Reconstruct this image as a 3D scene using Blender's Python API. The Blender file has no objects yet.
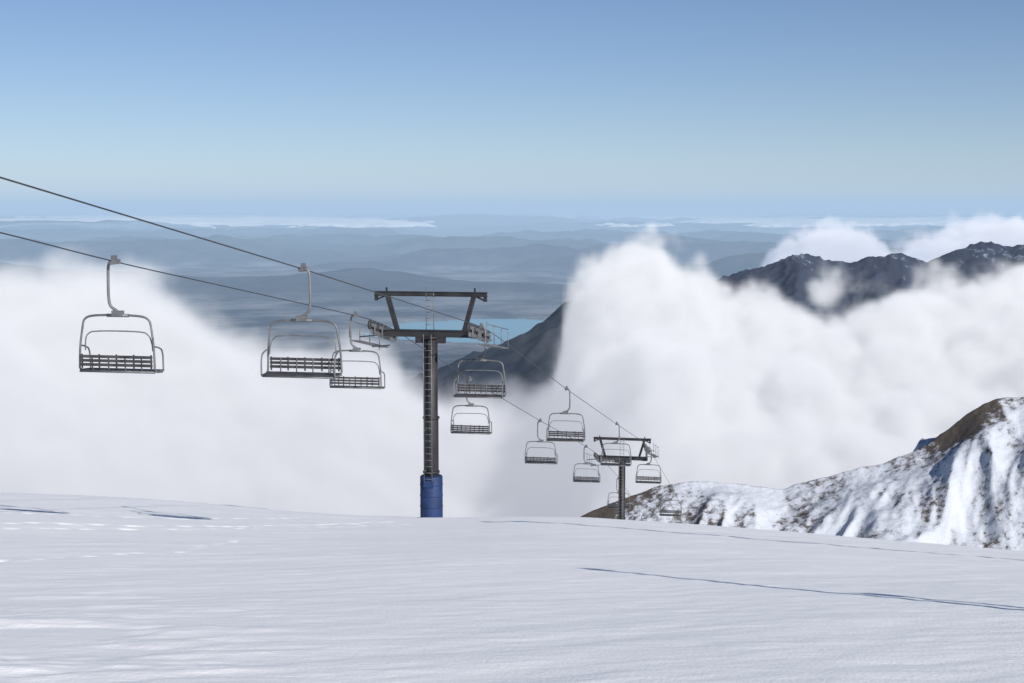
import bpy, math, numpy as np
from mathutils import Vector, Matrix
sc=bpy.context.scene
F=1422.0; PITCH=math.atan(129.5/F)
def el(v,y): return -y*math.tan(PITCH+math.atan((v-341.5)/F))
# ---------------- numpy noise ----------------
def _h(ix,iy,seed):
    n=(ix.astype(np.int64)*374761393+iy.astype(np.int64)*668265263+seed*1442695041)&0xffffffff
    n=((n^(n>>13))*1274126177)&0xffffffff
    n=(n^(n>>16))&0xffffffff
    return n/4294967295.0
def vn(x,y,seed=0):
    ix=np.floor(x);iy=np.floor(y);fx=x-ix;fy=y-iy
    fx=fx*fx*fx*(fx*(fx*6-15)+10);fy=fy*fy*fy*(fy*(fy*6-15)+10)
    a=_h(ix,iy,seed);b=_h(ix+1,iy,seed);c=_h(ix,iy+1,seed);d=_h(ix+1,iy+1,seed)
    return (a+(b-a)*fx)*(1-fy)+(c+(d-c)*fx)*fy
def fbm(x,y,o=5,seed=0,g=.5,ridge=False):
    s=0;a=1;t=0
    for i in range(o):
        n=vn(x*1.0+i*17.3,y+i*9.1,seed+i)*2-1
        if ridge: n=1-2*np.abs(n)
        s=s+a*n;t+=a;a*=g
        x,y=(x*1.6-y*1.2),(x*1.2+y*1.6)
    return s/t
def sm(t): 
    t=np.clip(t,0,1); return t*t*(3-2*t)
# ---------------- materials ----------------
def newmat(name):
    m=bpy.data.materials.new(name);m.use_nodes=True
    nt=m.node_tree; return m,nt,nt.nodes["Principled BSDF"]
def N(nt,t,**k):
    n=nt.nodes.new(t)
    for a,b in k.items(): setattr(n,a,b)
    return n
def simple(name,col,rough=.5,metal=0,var=.25,scale=3.,bump=0):
    m,nt,b=newmat(name)
    b.inputs['Roughness'].default_value=rough;b.inputs['Metallic'].default_value=metal
    tc=N(nt,'ShaderNodeTexCoord');no=N(nt,'ShaderNodeTexNoise')
    no.inputs['Scale'].default_value=scale;no.inputs['Detail'].default_value=6
    nt.links.new(tc.outputs['Object'],no.inputs['Vector'])
    r=N(nt,'ShaderNodeValToRGB');r.color_ramp.elements[0].position=.3;r.color_ramp.elements[1].position=.7
    r.color_ramp.elements[0].color=[c*(1-var) for c in col]+[1]
    r.color_ramp.elements[1].color=[min(1,c*(1+var)) for c in col]+[1]
    nt.links.new(no.outputs[0],r.inputs[0]);nt.links.new(r.outputs[0],b.inputs['Base Color'])
    return m
M_galv=simple('galvanised_steel',(.16,.165,.17),.55,.35)
M_dark=simple('dark_slats',(.045,.045,.05),.6,0,.4)
M_pole=simple('weathered_dark_steel',(.022,.022,.024),.6,.1,.5,1.2)
M_blue=simple('blue_padding',(.007,.026,.095),.7,0,.35,2.)
M_cable=simple('steel_wire_rope',(.05,.05,.055),.5,.3)
M_sheave=simple('sheave_rubber',(.035,.035,.04),.6)
# ---------------- mesh helpers ----------------
class MB:
    def __init__(s): s.v=[];s.f=[];s.sm=[]
    def tube(s,pts,r,n=8,cap=True):
        pts=[Vector(p) for p in pts];b0=len(s.v)
        up=Vector((0,0,1))
        prev=None
        for i,p in enumerate(pts):
            d=(pts[min(i+1,len(pts)-1)]-pts[max(i-1,0)]).normalized()
            if prev is None:
                ref=up if abs(d.z)<.9 else Vector((1,0,0))
                a=d.cross(ref).normalized()
            else:
                a=(prev-d*prev.dot(d)).normalized()
            prev=a;c=d.cross(a)
            rr=r[i] if isinstance(r,(list,tuple)) else r
            for k in range(n):
                t=2*math.pi*k/n
                s.v.append(p+a*(rr*math.cos(t))+c*(rr*math.sin(t)))
        for i in range(len(pts)-1):
            for k in range(n):
                k2=(k+1)%n
                s.f.append((b0+i*n+k,b0+i*n+k2,b0+(i+1)*n+k2,b0+(i+1)*n+k));s.sm.append(True)
        if cap:
            s.f.append(tuple(b0+k for k in range(n))[::-1]);s.sm.append(False)
            s.f.append(tuple(b0+(len(pts)-1)*n+k for k in range(n)));s.sm.append(False)
        return s
    def box(s,c,d,rot=None):
        c=Vector(c);b0=len(s.v)
        for z in(-1,1):
            for y in(-1,1):
                for x in(-1,1):
                    q=Vector((x*d[0]/2,y*d[1]/2,z*d[2]/2))
                    if rot is not None: q=rot@q
                    s.v.append(c+q)
        for f in((0,2,3,1),(4,5,7,6),(0,1,5,4),(2,6,7,3),(0,4,6,2),(1,3,7,5)):
            s.f.append(tuple(b0+i for i in f));s.sm.append(False)
        return s
    def beam(s,a,b,w,h):
        a=Vector(a);b=Vector(b);d=b-a
        q=d.to_track_quat('X','Z').to_matrix()
        return s.box((a+b)/2,(d.length,w,h),q)
    def mesh(s,name,mat):
        m=bpy.data.meshes.new(name);m.from_pydata([tuple(v) for v in s.v],[],s.f)
        m.polygons.foreach_set('use_smooth',s.sm);m.materials.append(mat);m.update();return m
def obj(name,data,parent=None,loc=None):
    o=bpy.data.objects.new(name,data);sc.collection.objects.link(o)
    if parent: o.parent=parent
    if loc: o.location=loc
    return o
def grid(name,X,Y,Z,mat,keep=None):
    r,c=X.shape
    co=np.stack([X,Y,Z],-1).reshape(-1,3).astype(np.float32)
    i=np.arange(r*c).reshape(r,c)
    q=np.stack([i[:-1,:-1],i[:-1,1:],i[1:,1:],i[1:,:-1]],-1).reshape(-1,4)
    if keep is not None: q=q[keep.ravel()[q].any(1)]
    m=bpy.data.meshes.new(name)
    m.vertices.add(len(co));m.vertices.foreach_set('co',co.ravel())
    m.loops.add(q.size);m.loops.foreach_set('vertex_index',q.ravel().astype(np.int32))
    m.polygons.add(len(q));m.polygons.foreach_set('loop_start',np.arange(0,q.size,4,dtype=np.int32))
    m.polygons.foreach_set('use_smooth',np.ones(len(q),bool))
    m.update(calc_edges=True);m.validate();m.materials.append(mat)
    return obj(name,m)
def smooth_path(p,it=2):
    p=[Vector(q) for q in p]
    for _ in range(it):
        n=[p[0]]
        for a,b in zip(p[:-1],p[1:]): n+= [a*.75+b*.25,a*.25+b*.75]
        n.append(p[-1]);p=n
    return p
# ---------------- snow slope ----------------
CU=[-1500,-300,0,100,250,340,430,560,640,700,800,900,1024,1300,2500]
CV=[400,484,491,494,505,512,514.5,513,517,521,530,541,556,590,700]
YC=74.
cx=np.array([(u-512)/F*YC for u in CU]);cz=np.array([el(v,YC) for v in CV])
def crest(x):
    return sum(np.interp(x+d,cx,cz) for d in(-3,-1.5,0,1.5,3))/5
def ground(x,y):
    z=-1.7+(crest(x)+1.7)*(y/YC)
    t=np.clip(y-YC+10,0,None)
    z=z-np.where(t<70,.0016*t*t*.9,.0016*.9*4900+(t-70)*.2)
    return z
def ground_detail(x,y):
    dist=np.hypot(x,y)
    a=fbm(x*.09+3,y*.05,4,11)*.10
    b=fbm((x*.8+y*.5)*.35,(y*.8-x*.5)*1.1,5,21)*.024
    mask=sm((-x-0.3)/5)*sm((25-y)/12)
    c=np.clip(fbm((x*.95+y*.2)*.5,(y*.95-x*.2)*1.0,5,33,.5)-.02,0,1)
    c=c*.12*mask
    near=sm((dist-1)/8)
    fine=fbm(x*2.1,y*3.1,3,55)*.007
    return a*near+b+c+fine
def build_ground():
    xs=np.concatenate([np.linspace(-260,-45,60)[:-1],np.linspace(-45,-12,220)[:-1],np.linspace(-12,16,440)[:-1],np.linspace(16,45,170)[:-1],np.linspace(45,260,60)])
    ys=np.concatenate([np.linspace(-80,4,50)[:-1],np.geomspace(4,95,900)[:-1],np.geomspace(95,420,60)])
    X,Y=np.meshgrid(xs,ys)
    Z=ground(X,Y)+ground_detail(X,Y)
    rng=np.random.RandomState(4)
    def pits(path,w,depth,step):
        nonlocal Z
        for (ax,ay),(bx,by) in zip(path[:-1],path[1:]):
            L=math.hypot(bx-ax,by-ay);n=int(L/step)
            for i in range(n):
                t=i/n;px=ax+(bx-ax)*t+rng.uniform(-.25,.25);py=ay+(by-ay)*t+rng.uniform(-.35,.35)
                ii=(np.abs(X-px)<w*3)&(np.abs(Y-py)<w*3)
                if ii.any():
                    r2=((X[ii]-px)**2+(Y[ii]-py)**2)/(w*w)
                    Z[ii]-=depth*rng.uniform(.4,1.2)*np.exp(-r2)*(1-.9*r2*np.exp(-r2*.3))
    pits([(-17,43),(-12,46),(-8,52),(-5,60)],.26,.17,.7)
    pits([(-19,50),(-13,53),(-9,61)],.26,.15,.8)
    pits([(-16,40),(-11,44.5),(-7,50.5),(-4,57)],.22,.12,.8)
    pits([(-11,27),(-8,33),(-7.5,40)],.2,.07,.8)
    return grid('snow_ground',X,Y,Z,M_snow)
M_snow,nt,b=newmat('snow')
b.inputs['Roughness'].default_value=.75
b.inputs['Specular IOR Level'].default_value=.25
g=N(nt,'ShaderNodeNewGeometry')
mp=N(nt,'ShaderNodeMapping');mp.inputs['Scale'].default_value=(.8,2.2,1);mp.inputs['Rotation'].default_value=(0,0,.5)
nt.links.new(g.outputs['Position'],mp.inputs['Vector'])
n1=N(nt,'ShaderNodeTexNoise');n1.inputs['Scale'].default_value=1.3;n1.inputs['Detail'].default_value=9;n1.inputs['Roughness'].default_value=.62
nt.links.new(mp.outputs[0],n1.inputs['Vector'])
n2=N(nt,'ShaderNodeTexNoise');n2.inputs['Scale'].default_value=22;n2.inputs['Detail'].default_value=4
nt.links.new(g.outputs['Position'],n2.inputs['Vector'])
bm=N(nt,'ShaderNodeBump');bm.inputs['Strength'].default_value=.42;bm.inputs['Distance'].default_value=.045
bm2=N(nt,'ShaderNodeBump');bm2.inputs['Strength'].default_value=.5;bm2.inputs['Distance'].default_value=.016
nt.links.new(n1.outputs[0],bm.inputs['Height']);nt.links.new(n2.outputs[0],bm2.inputs['Height'])
nt.links.new(bm.outputs[0],bm2.inputs['Normal']);nt.links.new(bm2.outputs[0],b.inputs['Normal'])
n3=N(nt,'ShaderNodeTexNoise');n3.inputs['Scale'].default_value=.12;n3.inputs['Detail'].default_value=5
nt.links.new(mp.outputs[0],n3.inputs['Vector'])
r=N(nt,'ShaderNodeValToRGB');r.color_ramp.elements[0].position=.35;r.color_ramp.elements[1].position=.65
r.color_ramp.elements[0].color=(.90,.90,.905,1);r.color_ramp.elements[1].color=(.95,.945,.94,1)
nt.links.new(n3.outputs[0],r.inputs[0]);nt.links.new(r.outputs[0],b.inputs['Base Color'])
build_ground()

# ---------------- lift line ----------------
PA=[(-40,10.9),(0,5.0),(28.7,el(176,28.7)),(46,el(270,46)),(68.5,el(324,68.5)),(70.5,el(327.5,70.5)),(72.5,el(333,72.5)),(94,el(389,94)),(118,el(424,118)),(138,el(443,138)),(142,el(449,142)),(164,el(486,164)),(200,-46),(260,-72)]
PB=[(-40,10.6),(0,4.9),(37.5,el(232,37.5)),(43.6,el(262,43.6)),(66,el(315,66)),(68.5,el(319,68.5)),(70.5,el(324,70.5)),(72.5,el(330,72.5)),(88,el(379,88)),(111,el(421,111)),(133,el(446,133)),(142,el(456,142)),(156,el(478,156)),(200,-47),(260,-73)]
K=.214
def pos(side,y):
    P=PA if side=='A' else PB
    x0=-16.5 if side=='A' else -21.5
    ys=[p[0] for p in P];zs=[p[1] for p in P]
    z=np.mean([np.interp(y+d,ys,zs) for d in(-2,-1,0,1,2)])
    return Vector((x0+K*y,y,float(z)))
for s in 'AB':
    mb=MB();mb.tube([pos(s,y) for y in np.arange(-38,258,1.5)],.02,6)
    obj('haul_cable',mb.mesh('haul_cable',M_cable))
ang=math.atan(K)
hang=MB()
hang.tube(smooth_path([(.02,0,.0),(-.12,0,.02),(-.22,0,-.1),(-.23,0,-.5),(-.24,0,-1.0),(-.2,0,-1.3),(.02,0,-1.42),(.1,0,-1.5)],2),.045,8)
hang.box((0,0,0),(.12,.5,.13));hang.box((-.02,0,.11),(.08,.26,.14));hang.tube([(0,-.24,-.03),(0,.24,-.03)],.05,8)
hang.box((.05,0,-1.5),(.34,.16,.16));hang.tube([(-.3,0,-1.56),(.4,0,-1.56)],.05,8)
fr=MB()
def loop(w1,w2,zt,zb,y0,y1,r,rc=.34):
    p=[(-w2,y1,zb),(-w2*.985-.0,y1*.6+y0*.4,zb*.6+zt*.4),(-w1-.06,y0,zt-rc*1.1),(-w1+.0,y0,zt-.1),(-w1+rc,y0,zt),(w1-rc,y0,zt),(w1,y0,zt-.1),(w1+.06,y0,zt-rc*1.1),(w2*.985,y1*.6+y0*.4,zb*.6+zt*.4),(w2,y1,zb)]
    return smooth_path(p,2)
fr.tube(loop(1.06,1.22,-1.55,-3.12,0,-.05,.04),.034,8)
for s in(-1,1):
    fr.tube(smooth_path([(s*1.22,-.05,-3.1),(s*1.22,.1,-3.22),(s*1.2,.56,-3.2)],2),.032,8)
    fr.tube(smooth_path([(s*1.18,-.02,-2.45),(s*1.2,.3,-2.5),(s*1.2,.55,-2.62),(s*1.2,.56,-3.18)],2),.026,8)
fr.tube([(-1.22,-.05,-3.2),(1.22,-.05,-3.2)],.035,8)
fr.tube([(-1.2,.5,-3.24),(1.2,.5,-3.24)],.03,8)
for x in(-.8,-.27,.27,.8): fr.tube([(x,-.07,-2.72),(x,-.05,-3.18),(x,.5,-3.22)],.022,6)
bar=MB()
bar.tube(loop(.98,1.1,-2.02,-2.6,.06,.1,.02,.16),.02,8)
sl=MB()
for i in range(5): sl.box((0,.04+i*.115,-3.155-.008*i),(2.36,.085,.035))
bk=MB()
for i in range(3): bk.box((0,-.1,-2.76-.12*i),(2.34,.035,.085))
for x in(-1.12,-.56,0,.56,1.12): bk.box((x,-.075,-2.9),(.05,.015,.42))
D={'hanger':hang.mesh('hanger',M_galv),'frame':fr.mesh('frame',M_galv),'safety_bar':bar.mesh('safety_bar',M_galv),'seat_slats':sl.mesh('seat_slats',M_dark),'backrest_slats':bk.mesh('backrest_slats',M_dark)}
def chair(side,y,sw=0):
    e=obj('chairlift_chair',None);e.location=pos(side,y);e.scale=(1.03,1.03,1.06)
    e.rotation_euler=(sw,0,(-ang if side=='B' else math.pi-ang))
    for k,d in D.items(): obj(k,d,e)
for y,s in((43.6,.01),(66.3,-.02),(88.3,.0),(111,.02),(133.5,0),(156,0),(179,0),(20.8,0)): chair('B',y,s)
for y,s in((45.7,.0),(69.9,.02),(94,-.01),(118,.0),(141.5,.01),(164,0),(187,0),(22,0)): chair('A',y,s)

def tower(y,zcross,top,pad):
    cxw=-19+K*y;zb=float(ground(np.array([cxw]),np.array([y]))[0])
    e=obj('lift_tower',None);e.location=(cxw,y,zb);e.rotation_euler=(0,0,-ang)
    H=zcross-zb;T=top-zb
    p=MB();p.tube([(0,0,-1),(0,0,H*.55),(0,0,H*.56),(0,0,H-.05)],[.37,.37,.34,.34],28)
    for z in (H*.55,H-.1,H*.25): p.tube([(0,0,z-.05),(0,0,z+.05)],.42,28)
    obj('pole',p.mesh('pole',M_pole),e)
    l=MB()
    for x in(-.2,.2): l.tube([(x,-.62,1.8),(x,-.62,H+.1)],.022,6)
    for i in range(int((H-2)/.32)): l.tube([(-.2,-.62,2+i*.32),(.2,-.62,2+i*.32)],.014,5)
    for i in range(4):
        z=2.4+i*(H-3)/3
        for x in(-.2,.2): l.beam((x,-.62,z),(x*.8,-.3,z),.03,.04)
    for x in(-.19,.19): l.tube([(x,-.1,H),(x,-.1,T+.35)],.02,6)
    for i in range(int((T-H+.2)/.3)): l.tube([(-.19,-.1,H+.25+i*.3),(.19,-.1,H+.25+i*.3)],.014,5)
    obj('ladder',l.mesh('ladder',M_galv),e)
    if pad:
        q=MB();q.tube([(0,0,-.3),(0,0,.05),(0,0,2.05),(0,0,2.1)],[.56,.56,.56,.5],24)
        for z in(.55,1.1,1.65): q.tube([(0,0,z-.03),(0,0,z+.03)],.575,24)
        q.box((.0,-.56,1.75),(.5,.06,.34))
        obj('base_padding',q.mesh('base_padding',M_blue),e)
    c=MB()
    c.box((0,0,H+.08),(4.9,.34,.3));c.box((0,0,H-.22),(1.5,.3,.3));c.box((0,0,H+.255),(5.0,.44,.04))
    c.box((0,0,T),(5.7,.22,.16));c.box((0,0,T+.1),(5.75,.3,.03));c.box((0,0,T-.1),(5.72,.3,.03))
    for s in(-1,1):
        c.beam((s*1.7,0,H+.2),(s*2.2,0,T-.1),.26,.2)
        c.beam((s*2.35,0,T-.12),(s*2.75,0,T-.3),.1,.08)
        c.box((s*2.78,0,T-.2),(.14,.2,.3))
        c.box((s*2.25,0,T+.2),(.08,.08,.22))
    obj('crossarm_and_lifting_frame',c.mesh('crossarm',M_pole),e)
    for s,side in((1,'A'),(-1,'B')):
        w=MB();k=MB()
        for j in range(8):
            t=-2.1+j*.6
            wp=pos(side,y+t*math.cos(ang)-s*2.5*math.sin(ang))
            z=wp.z-zb;x=s*2.445
            w.tube([(x-.05,t,z-.25),(x+.05,t,z-.25)],.22,18);w.tube([(x-.07,t,z-.25),(x+.07,t,z-.25)],.07,8)
            if j%2==0:
                wp2=pos(side,y+(t+.6)*math.cos(ang)-s*2.5*math.sin(ang));z2=wp2.z-zb
                for dx in(-.1,.1): k.beam((x+dx,t-.05,z-.25),(x+dx,t+.65,z2-.25),.03,.16)
                k.beam((x+.14,t+.3,(z+z2)/2-.27),(x+.14,t+.3,(z+z2)/2-.6),.08,.06)
        za=pos(side,y-1.8-s*.5).z-zb;zc=pos(side,y+1.8-s*.5).z-zb
        k.beam((s*2.445,-1.9,za-.55),(s*2.445,1.9,zc-.55),.1,.2)
        k.box((s*2.3,0,H+.1),(.5,.3,.4))
        k.beam((s*2.445,0,H+.1),(s*2.445,0,(za+zc)/2-.5),.2,.2)
        k.beam((s*3.15,-2.4,za-.95),(s*3.15,2.4,zc-.95),.5,.05)
        k.beam((s*2.4,-1,za-.8),(s*3.35,-1,za-.9),.06,.06);k.beam((s*2.4,1,zc-.7),(s*3.35,1,zc-.8),.06,.06)
        k.tube([(s*3.4,-2.4,za-.0),(s*3.4,2.4,zc-.0)],.022,6)
        for q in(-2.4,-.8,.8,2.4):
            zz=za+(zc-za)*(q+1.8)/3.6
            k.tube([(s*3.4,q,zz-.95),(s*3.4,q,zz+.02)],.02,6)
        obj('sheave_wheels',w.mesh('sheave_wheels',M_sheave),e)
        obj('sheave_train_and_catwalk',k.mesh('sheave_train',M_galv),e)
tower(70,el(335.5,70),el(294,70),True)
tower(140,el(459,140),el(439,140),False)

# ---------------- light direction ----------------
EL=math.radians(30.5);AZ=math.radians(147)
sd=Vector((math.sin(AZ)*math.cos(EL),math.cos(AZ)*math.cos(EL),math.sin(EL)))
# unseen poles and mast added right of view to cast shadows on the slope
def gz_(x,y): return float(ground(np.array([x]),np.array([y]))[0])
def pole(name,x,y,h,r,mast=False):
    e=obj(name,None);e.location=(x,y,gz_(x,y))
    m=MB();m.tube([(0,0,-.5),(0,0,h)],[r,r*.7],12);obj('shaft',m.mesh('shaft',M_galv),e)
    m=MB();m.tube([(0,0,0),(0,0,.12)],r*1.8,12)
    if mast:
        m.box((0,0,h-.1),(1.6,.12,.12))
        for q in(-.6,.6): m.box((q,.12,h+.1),(.45,.2,.3))
    else: m.box((0,.03,h-.25),(.3,.03,.3))
    obj('head' ,m.mesh('head',M_pole),e)
pole('shadow_caster_pole',10.2,14.0,7.0,.08)
pole('shadow_caster_pole',11.6,12.4,4.9,.07)
pole('shadow_caster_mast',19.5,29,16,.18,True)

# ---------------- rocky ridge to the right ----------------
M_ridge,nt,b=newmat('snowy_rock');b.inputs['Roughness'].default_value=.85
g=N(nt,'ShaderNodeNewGeometry')
def noise(sc_,det=8,rough=.6,vec=None):
    n=N(nt,'ShaderNodeTexNoise');n.inputs['Scale'].default_value=sc_;n.inputs['Detail'].default_value=det;n.inputs['Roughness'].default_value=rough
    nt.links.new((vec or g.outputs['Position']),n.inputs['Vector']);return n.outputs[0]
def mth(op,a,b_=None,c=None):
    n=N(nt,'ShaderNodeMath',operation=op)
    for i,q in enumerate((a,b_,c)):
        if q is None: continue
        if isinstance(q,(int,float)): n.inputs[i].default_value=q
        else: nt.links.new(q,n.inputs[i])
    return n.outputs[0]
at=N(nt,'ShaderNodeAttribute',attribute_name='rock')
s1=noise(.45,9,.78);s2=noise(.05,4,.5)
t=mth('ADD',mth('MULTIPLY_ADD',s1,1.4,-.70),mth('MULTIPLY_ADD',s2,.6,-.30))
t=mth('ADD',t,at.outputs['Fac'])
rp=N(nt,'ShaderNodeValToRGB');rp.color_ramp.elements[0].position=.44;rp.color_ramp.elements[1].position=.62
nt.links.new(t,rp.inputs[0])
rc=N(nt,'ShaderNodeValToRGB');rc.color_ramp.elements[0].color=(.04,.036,.038,1);rc.color_ramp.elements[1].color=(.14,.108,.08,1)
nt.links.new(noise(.2,6,.7),rc.inputs[0])
mx=N(nt,'ShaderNodeMix',data_type='RGBA');mx.inputs['A'].default_value=(.58,.61,.67,1)
nt.links.new(rp.outputs[0],mx.inputs['Factor']);nt.links.new(rc.outputs[0],mx.inputs['B']);nt.links.new(mx.outputs['Result'],b.inputs['Base Color'])
bp=N(nt,'ShaderNodeBump');bp.inputs['Strength'].default_value=.7;bp.inputs['Distance'].default_value=.9
nt.links.new(noise(.5,9,.7),bp.inputs['Height']);nt.links.new(bp.outputs[0],b.inputs['Normal'])
RU=[300,450,560,590,625,660,700,740,780,800,840,880,920,950,975,1000,1030,1100,1250]
RV=[640,570,522,506,492,480,475,478,483,475,464,457,443,423,405,394,391,394,380]
YR=430.
rx=np.array([(u-512)/F*YR for u in RU]);rz=np.array([el(v,YR) for v in RV])
X,Y=np.meshgrid(np.linspace(-80,290,700),np.linspace(230,700,560))
warp=fbm(X*.02,Y*.02,3,91)*10
yr=YR+fbm(X*.012,X*0+2,3,71)*8
cr=np.interp(X+warp*.3-(YR-Y)*.06*(Y<YR),rx,rz)
d=yr-Y
side=np.where(d>0,-.50*d*(1+.1*fbm(X*.03,Y*.01,2,7)),.7*d)
rib=fbm((X+d*.6)*.022+5+warp*.03,Y*.008,5,41,.42,True)*sm(np.abs(d)/35)*14
Z=cr+side+rib+fbm(X*.06,Y*.06,5,61)*2.3*sm((np.abs(d)+4)/25)+fbm(X*.3,Y*.3,4,62)*.5
Z=Z-1.2*np.exp(-(d/10)**2)
ro=grid('rocky_ridge',X,Y,Z,M_ridge)
gz,gx=np.gradient(Z,Y[1,0]-Y[0,0],X[0,1]-X[0,0])
topm=np.exp(-((X-137)/9)**2)*np.exp(-(d/10)**2)*.48+np.exp(-((X-26)/10)**2)*np.exp(-((d-2)/10)**2)*.4
rk=.33+.26*np.clip(gx,-.4,.6)+topm+.06*fbm(X*.03,Y*.03,3,99)+.06*sm((80-X)/40)
a=ro.data.attributes.new('rock','FLOAT','POINT');a.data.foreach_set('value',rk.ravel().astype(np.float32))

# ---------------- far valley ----------------
M_val,nt,b=newmat('valley_land');b.inputs['Roughness'].default_value=1;b.inputs['Specular IOR Level'].default_value=0
g=N(nt,'ShaderNodeNewGeometry')
r1=N(nt,'ShaderNodeValToRGB');r1.color_ramp.elements[0].position=.42;r1.color_ramp.elements[1].position=.62
r1.color_ramp.elements[0].color=(.04,.047,.066,1);r1.color_ramp.elements[1].color=(.21,.21,.225,1)
nt.links.new(noise(.0007,10,.68),r1.inputs[0])
sx=N(nt,'ShaderNodeSeparateXYZ');nt.links.new(g.outputs['Position'],sx.inputs[0])
fl=N(nt,'ShaderNodeMapRange');fl.inputs['From Min'].default_value=-1430;fl.inputs['From Max'].default_value=-1330;fl.inputs['To Min'].default_value=0;fl.inputs['To Max'].default_value=1
nt.links.new(sx.outputs['Z'],fl.inputs['Value'])
hl=N(nt,'ShaderNodeValToRGB');hl.color_ramp.elements[0].position=.4;hl.color_ramp.elements[1].position=.65
hl.color_ramp.elements[0].color=(.026,.034,.056,1);hl.color_ramp.elements[1].color=(.07,.072,.085,1)
nt.links.new(noise(.0015,9,.7),hl.inputs[0])
m0=N(nt,'ShaderNodeMix',data_type='RGBA');nt.links.new(hl.outputs[0],m0.inputs['B'])
nt.links.new(fl.outputs[0],m0.inputs['Factor']);nt.links.new(r1.outputs[0],m0.inputs['A'])
nt.links.new(m0.outputs['Result'],b.inputs['Base Color'])
BASE=-1500.
a_=np.linspace(-.62,.62,620);yy=np.geomspace(2500,190000,640)
A,Y=np.meshgrid(a_,yy);X=A*(Y+1500)
Z=BASE+30+12*fbm(X/1500,Y/1500,4,3)
m=sm((fbm(X/11000+2,Y/6000,3,5)+.10)/.35)
rg=fbm(X/6000,Y/4500,7,8,.5,True)*.5+.5
Z+=m*rg**1.3*850*sm((Y-21000)/9000)
Z+=sm((Y-60000)/40000)*(150+560*(fbm(X/14000,Y/14000,6,18,.5,True)*.5+.5))*sm((fbm(X/30000+7,Y/30000,2,28)+.5)/.6)
lx,ly=-300.,18000.
q=((X-lx)/1500)**2+((Y-ly)/1900)**2+.55*fbm(X/1400,Y/1400,4,77)
Z=np.where(q<1,BASE-20,Z)
px,py=600.,7200.
dd=np.hypot((X-px)/1.0,(Y-py)/1.6)
Z=np.maximum(Z,-375-dd*.5+fbm(X/500,Y/500,6,13,.5,True)*90)
grid('valley_terrain',X,Y,Z,M_val)
M_lake,nt,b=newmat('lake_water');b.inputs['Base Color'].default_value=(.17,.36,.43,1);b.inputs['Roughness'].default_value=.35
X,Y=np.meshgrid(np.linspace(-6500,3000,20),np.linspace(14000,22500,20))
grid('lake_water',X,Y,X*0+BASE-5,M_lake)
# distant stratus sheets near the horizon
M_st,nt,b=newmat('stratus_cloud');b.inputs['Base Color'].default_value=(.88,.89,.9,1);b.inputs['Roughness'].default_value=1;b.inputs['Specular IOR Level'].default_value=0
A,Y=np.meshgrid(np.linspace(-.6,.6,900),np.geomspace(60000,150000,300));X=A*Y
n=.7*fbm(X/6500+3,Y/11000,6,207)+.35*fbm(X/16000+9,Y/20000,3,217)+.16*sm((-A-.05)/.2)+.05*sm((A-.1)/.2)-.07
Z=-650+520*np.sqrt(np.clip(n,0,.5))+110*fbm(X/2200,Y/2200,4,5)
grid('distant_cloud',X,Y,Z,M_st,n>0)
MU=[560,640,700,725,745,770,800,822,850,872,905,930,955,985,1010,1040,1100,1250]
MV=[400,320,286,277,270,265,253,259,264,258,254,264,253,243,246,240,250,280]
YM=6200.
mx_=np.array([(u-512)/F*YM for u in MU]);mz=np.array([el(v,YM) for v in MV])
X,Y=np.meshgrid(np.linspace(0,3400,420),np.linspace(4400,8500,300))
d=YM+fbm(X/500,X*0,3,4)*150-Y
Z=np.interp(X+.25*d,mx_,mz)-np.abs(d)*.62+fbm(X/330+d/900,Y/500,6,14,.55,True)*80*sm((np.abs(d)+60)/500)+fbm(X/60,Y/60,5,16,.6,True)*14
Z=np.maximum(Z,BASE-50)
M_mt,nt,b=newmat('mountain_rock_snow');b.inputs['Roughness'].default_value=1;b.inputs['Specular IOR Level'].default_value=0
g=N(nt,'ShaderNodeNewGeometry')
sx=N(nt,'ShaderNodeSeparateXYZ');nt.links.new(g.outputs['Position'],sx.inputs[0])
t=mth('ADD',mth('MULTIPLY',sx.outputs['Z'],.0014),mth('MULTIPLY_ADD',noise(.012,8,.75),1.5,-.75))
r2=N(nt,'ShaderNodeValToRGB');r2.color_ramp.elements[0].position=.42;r2.color_ramp.elements[1].position=.60
nt.links.new(mth('ADD',t,.62),r2.inputs[0])
mx=N(nt,'ShaderNodeMix',data_type='RGBA');mx.inputs['A'].default_value=(.05,.06,.09,1);mx.inputs['B'].default_value=(.28,.32,.40,1)  # bluish rock and snow tones have distance haze mixed into the colour
nt.links.new(r2.outputs[0],mx.inputs['Factor']);nt.links.new(mx.outputs['Result'],b.inputs['Base Color'])
grid('snowy_mountain',X,Y,Z,M_mt)

# ---------------- haze layer ----------------
mh=bpy.data.materials.new('valley_haze');mh.use_nodes=True;nt=mh.node_tree;nt.nodes.clear()
o=N(nt,'ShaderNodeOutputMaterial');ab=N(nt,'ShaderNodeVolumeAbsorption');em=N(nt,'ShaderNodeEmission');ad=N(nt,'ShaderNodeAddShader')
sg=1/44000.
ab.inputs['Color'].default_value=(0,0,0,1);ab.inputs['Density'].default_value=sg
em.inputs['Color'].default_value=(.41,.57,.78,1);em.inputs['Strength'].default_value=sg*1.0  # haze glows by itself, in place of sunlight scattered in the air
nt.links.new(ab.outputs[0],ad.inputs[0]);nt.links.new(em.outputs[0],ad.inputs[1]);nt.links.new(ad.outputs[0],o.inputs['Volume'])
hb=MB();hb.box((0,102000,-450),(260000,196000,2700));obj('valley_haze',hb.mesh('valley_haze',mh))

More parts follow.
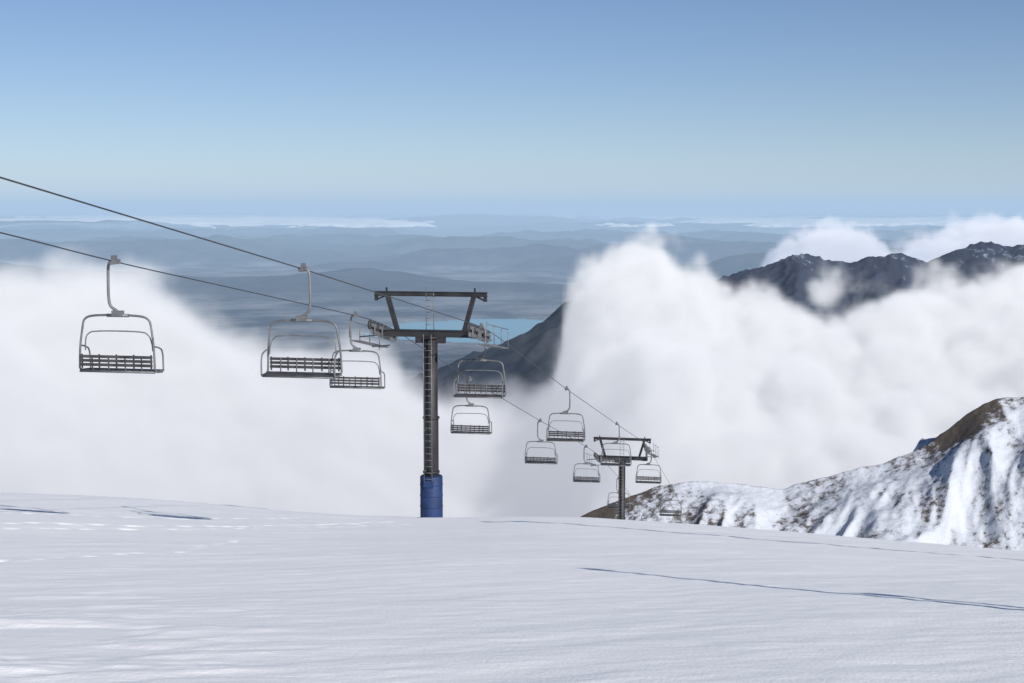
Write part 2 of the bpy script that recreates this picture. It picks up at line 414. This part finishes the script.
# ---------------- clouds (procedural fog volumes) ----------------
def cloudmat(name,glow_top,glow_bot,ztop,zbot,dens,alb=.85,g_=0.,amb=1.,rate=4.):
    m=bpy.data.materials.new(name);m.use_nodes=True;nt=m.node_tree;nt.nodes.clear()
    o=N(nt,'ShaderNodeOutputMaterial');s=N(nt,'ShaderNodeVolumeScatter');e=N(nt,'ShaderNodeEmission');ad=N(nt,'ShaderNodeAddShader')
    ab=N(nt,'ShaderNodeVolumeAbsorption');ad2=N(nt,'ShaderNodeAddShader')
    at=N(nt,'ShaderNodeAttribute',attribute_name='density')
    mu=N(nt,'ShaderNodeMath',operation='MULTIPLY');mu.inputs[1].default_value=dens
    nt.links.new(at.outputs['Fac'],mu.inputs[0]);nt.links.new(mu.outputs[0],s.inputs['Density']);nt.links.new(mu.outputs[0],ab.inputs['Density'])
    s.inputs['Color'].default_value=(alb,alb,alb,1);s.inputs['Anisotropy'].default_value=g_
    ab.inputs['Color'].default_value=(alb,alb,alb,1)
    ge=N(nt,'ShaderNodeNewGeometry');sx=N(nt,'ShaderNodeSeparateXYZ');nt.links.new(ge.outputs['Position'],sx.inputs[0])
    mr=N(nt,'ShaderNodeMapRange');mr.inputs['From Min'].default_value=zbot;mr.inputs['From Max'].default_value=ztop
    nt.links.new(sx.outputs['Z'],mr.inputs['Value'])
    mi=N(nt,'ShaderNodeMix',data_type='RGBA');mi.inputs['A'].default_value=(*glow_bot,1);mi.inputs['B'].default_value=(*glow_top,1)  # emission, brighter towards the top, stands in for multiply scattered light
    nt.links.new(mr.outputs[0],mi.inputs['Factor']);nt.links.new(mi.outputs['Result'],e.inputs['Color'])
    m2=N(nt,'ShaderNodeMath',operation='MULTIPLY');m2.inputs[1].default_value=amb
    nt.links.new(mu.outputs[0],m2.inputs[0]);nt.links.new(m2.outputs[0],e.inputs['Strength'])
    nt.links.new(s.outputs[0],ad.inputs[0]);nt.links.new(e.outputs[0],ad.inputs[1])
    nt.links.new(ad.outputs[0],ad2.inputs[0]);nt.links.new(ab.outputs[0],ad2.inputs[1]);nt.links.new(ad2.outputs[0],o.inputs['Volume'])
    m.cycles.volume_step_rate=rate
    return m
def cloud(name,mn,mxx,vox,xs,zs,mat,fn):
    ng=bpy.data.node_groups.new(name,'GeometryNodeTree')
    ng.interface.new_socket('Geometry',in_out='OUTPUT',socket_type='NodeSocketGeometry')
    out=ng.nodes.new('NodeGroupOutput');vc=ng.nodes.new('GeometryNodeVolumeCube');sm_=ng.nodes.new('GeometryNodeSetMaterial')
    sm_.inputs['Material'].default_value=mat
    vc.inputs['Min'].default_value=mn;vc.inputs['Max'].default_value=mxx
    for i,a in enumerate('XYZ'): vc.inputs['Resolution '+a].default_value=max(4,int((mxx[i]-mn[i])/vox))
    L=ng.links
    def M(op,a,b_=None,c=None,cl=False):
        n=ng.nodes.new('ShaderNodeMath');n.operation=op;n.use_clamp=cl
        for i,q in enumerate((a,b_,c)):
            if q is None: continue
            if isinstance(q,(int,float)): n.inputs[i].default_value=q
            else: L.new(q,n.inputs[i])
        return n.outputs[0]
    p=ng.nodes.new('GeometryNodeInputPosition');sx=ng.nodes.new('ShaderNodeSeparateXYZ');L.new(p.outputs[0],sx.inputs[0])
    fc=ng.nodes.new('ShaderNodeFloatCurve');cu=fc.mapping.curves[0]
    x0,x1=mn[0],mxx[0];z0,z1=min(zs)-20,max(zs)+20
    pts=[((x-x0)/(x1-x0),(z-z0)/(z1-z0)) for x,z in zip(xs,zs)]
    pts=[q for q in pts if 0<=q[0]<=1]
    while len(cu.points)<len(pts): cu.points.new(.5,.5)
    for q,(a,b_) in zip(cu.points,pts): q.location=(a,b_)
    fc.mapping.update()
    L.new(M('DIVIDE',M('SUBTRACT',sx.outputs[0],x0),x1-x0),fc.inputs['Value'])
    T=M('MULTIPLY_ADD',fc.outputs[0],z1-z0,z0)
    def nz(scale,det,rough,off=0.,sc3=(1,1,1)):
        v=ng.nodes.new('ShaderNodeVectorMath');v.operation='MULTIPLY_ADD';v.inputs[1].default_value=sc3;v.inputs[2].default_value=(off,off,off)
        L.new(p.outputs[0],v.inputs[0])
        n=ng.nodes.new('ShaderNodeTexNoise');n.inputs['Scale'].default_value=scale;n.inputs['Detail'].default_value=det;n.inputs['Roughness'].default_value=rough
        L.new(v.outputs[0],n.inputs['Vector']);return M('SUBTRACT',n.outputs[0],.5)
    d=fn(M,nz,sx,T)
    L.new(d,vc.inputs['Density']);L.new(vc.outputs[0],sm_.inputs[0]);L.new(sm_.outputs[0],out.inputs[0])
    me=bpy.data.meshes.new(name);o=obj(name,me);md=o.modifiers.new('fog','NODES');md.node_group=ng
    me.materials.append(mat)
    return o
CUu=[-250,-100,0,60,120,180,230,300,350,400,450,520,552,568,585,610,640,670,700,760,820,870,930,1000,1100,1300]
CVv=[270,262,264,262,275,298,330,355,345,372,395,402,392,335,290,266,247,264,286,301,306,305,297,279,264,258]
YB=1450.
xs=[(u-512)/F*YB for u in CUu];zs=[el(v,YB) for v in CVv]
cm=cloudmat('cloud_vapour',(.39,.40,.425),(.25,.262,.30),-60,-320,.07)
def f1(M,nz,sx,T):
    x,y,z=sx.outputs
    back=M('MULTIPLY',M('SUBTRACT',y,1450.),.28)
    back=M('MINIMUM',back,0.)
    big=M('MULTIPLY',nz(.006,2,.5),120.);med=M('MULTIPLY',nz(.018,6,.6,40),90.)
    puff=M('MULTIPLY_ADD',M('ABSOLUTE',nz(.013,1,.4,7)),190.,-17.)
    puff2=M('MULTIPLY_ADD',M('ABSOLUTE',nz(.035,1,.5,17)),85.,-8.)
    right=M('MULTIPLY_ADD',x,1/120.,0.1,cl=True)
    pf=M('MULTIPLY',M('ADD',puff,puff2),M('MULTIPLY_ADD',right,.65,.35))
    h=M('SUBTRACT',M('ADD',M('ADD',M('ADD',M('ADD',T,back),big),med),pf),z)
    soft=M('MULTIPLY_ADD',right,-34.,62.)
    d=M('DIVIDE',h,soft,cl=True)
    d=M('MULTIPLY',d,M('MULTIPLY_ADD',d,.6,.3))
    fr=M('DIVIDE',M('ADD',M('SUBTRACT',y,1000.),M('MULTIPLY',nz(.007,5,.55,90),340.)),90.,cl=True)
    bk=M('DIVIDE',M('SUBTRACT',1640.,y),60.,cl=True)
    return M('MULTIPLY',M('MULTIPLY',d,fr),bk)
cloud('cloud_bank',(-850,860,-400),(850,1640,60),4.5,xs,zs,cm,f1)
CU2=[600,740,765,785,815,845,865,885,905,925,960,1000,1040,1100,1200]
CV2=[330,300,268,248,233,226,232,252,249,236,226,219,221,231,248]
YB2=7900.
xs2=[(u-512)/F*YB2 for u in CU2];zs2=[el(v,YB2) for v in CV2]
cm2=cloudmat('cloud_vapour_far',(.38,.40,.46),(.27,.31,.40),-30,-330,.014)
def f2(M,nz,sx,T):
    x,y,z=sx.outputs
    pf=M('MULTIPLY_ADD',M('ABSOLUTE',nz(.005,2,.5,7)),520.,-50.)
    h=M('SUBTRACT',M('ADD',M('ADD',M('ADD',T,pf),M('MULTIPLY',nz(.0022,2,.5),140.)),M('MULTIPLY',nz(.008,5,.6,40),160.)),z)
    d=M('DIVIDE',h,60.,cl=True)
    e=M('DIVIDE',M('SUBTRACT',450.,M('ABSOLUTE',M('SUBTRACT',y,7900.))),150.,cl=True)
    return M('MULTIPLY',d,e)
cloud('cloud_bank',(700,7450,-700),(4200,8350,200),18,xs2,zs2,cm2,f2)

# ---------------- light ----------------
L=bpy.data.lights.new('sun','SUN');L.energy=5;L.angle=math.radians(.53);L.color=(1,.965,.91)
lo=obj('sun',L);lo.rotation_euler=sd.to_track_quat('Z','Y').to_euler()
w=bpy.data.worlds.new('World');sc.world=w;w.use_nodes=True;nt=w.node_tree
sk=N(nt,'ShaderNodeTexSky',sky_type='NISHITA');sk.sun_disc=False;sk.sun_elevation=EL;sk.sun_rotation=AZ;sk.altitude=1800;sk.air_density=1;sk.dust_density=0;sk.ozone_density=3
tn=N(nt,'ShaderNodeMix',data_type='RGBA',blend_type='MULTIPLY');tn.inputs['Factor'].default_value=1;tn.inputs['B'].default_value=(.93,.93,1.03,1)
nt.links.new(sk.outputs[0],tn.inputs['A']);nt.links.new(tn.outputs['Result'],nt.nodes['Background'].inputs[0]);nt.nodes['Background'].inputs[1].default_value=.078
# ---------------- camera ----------------
c=bpy.data.cameras.new('camera');c.sensor_width=36;c.lens=36*F/1024;c.clip_start=.3;c.clip_end=400000
co=obj('camera',c);co.rotation_euler=(math.pi/2-PITCH,0,0);sc.camera=co
sc.view_settings.view_transform='Standard';sc.view_settings.look='None';sc.view_settings.exposure=0
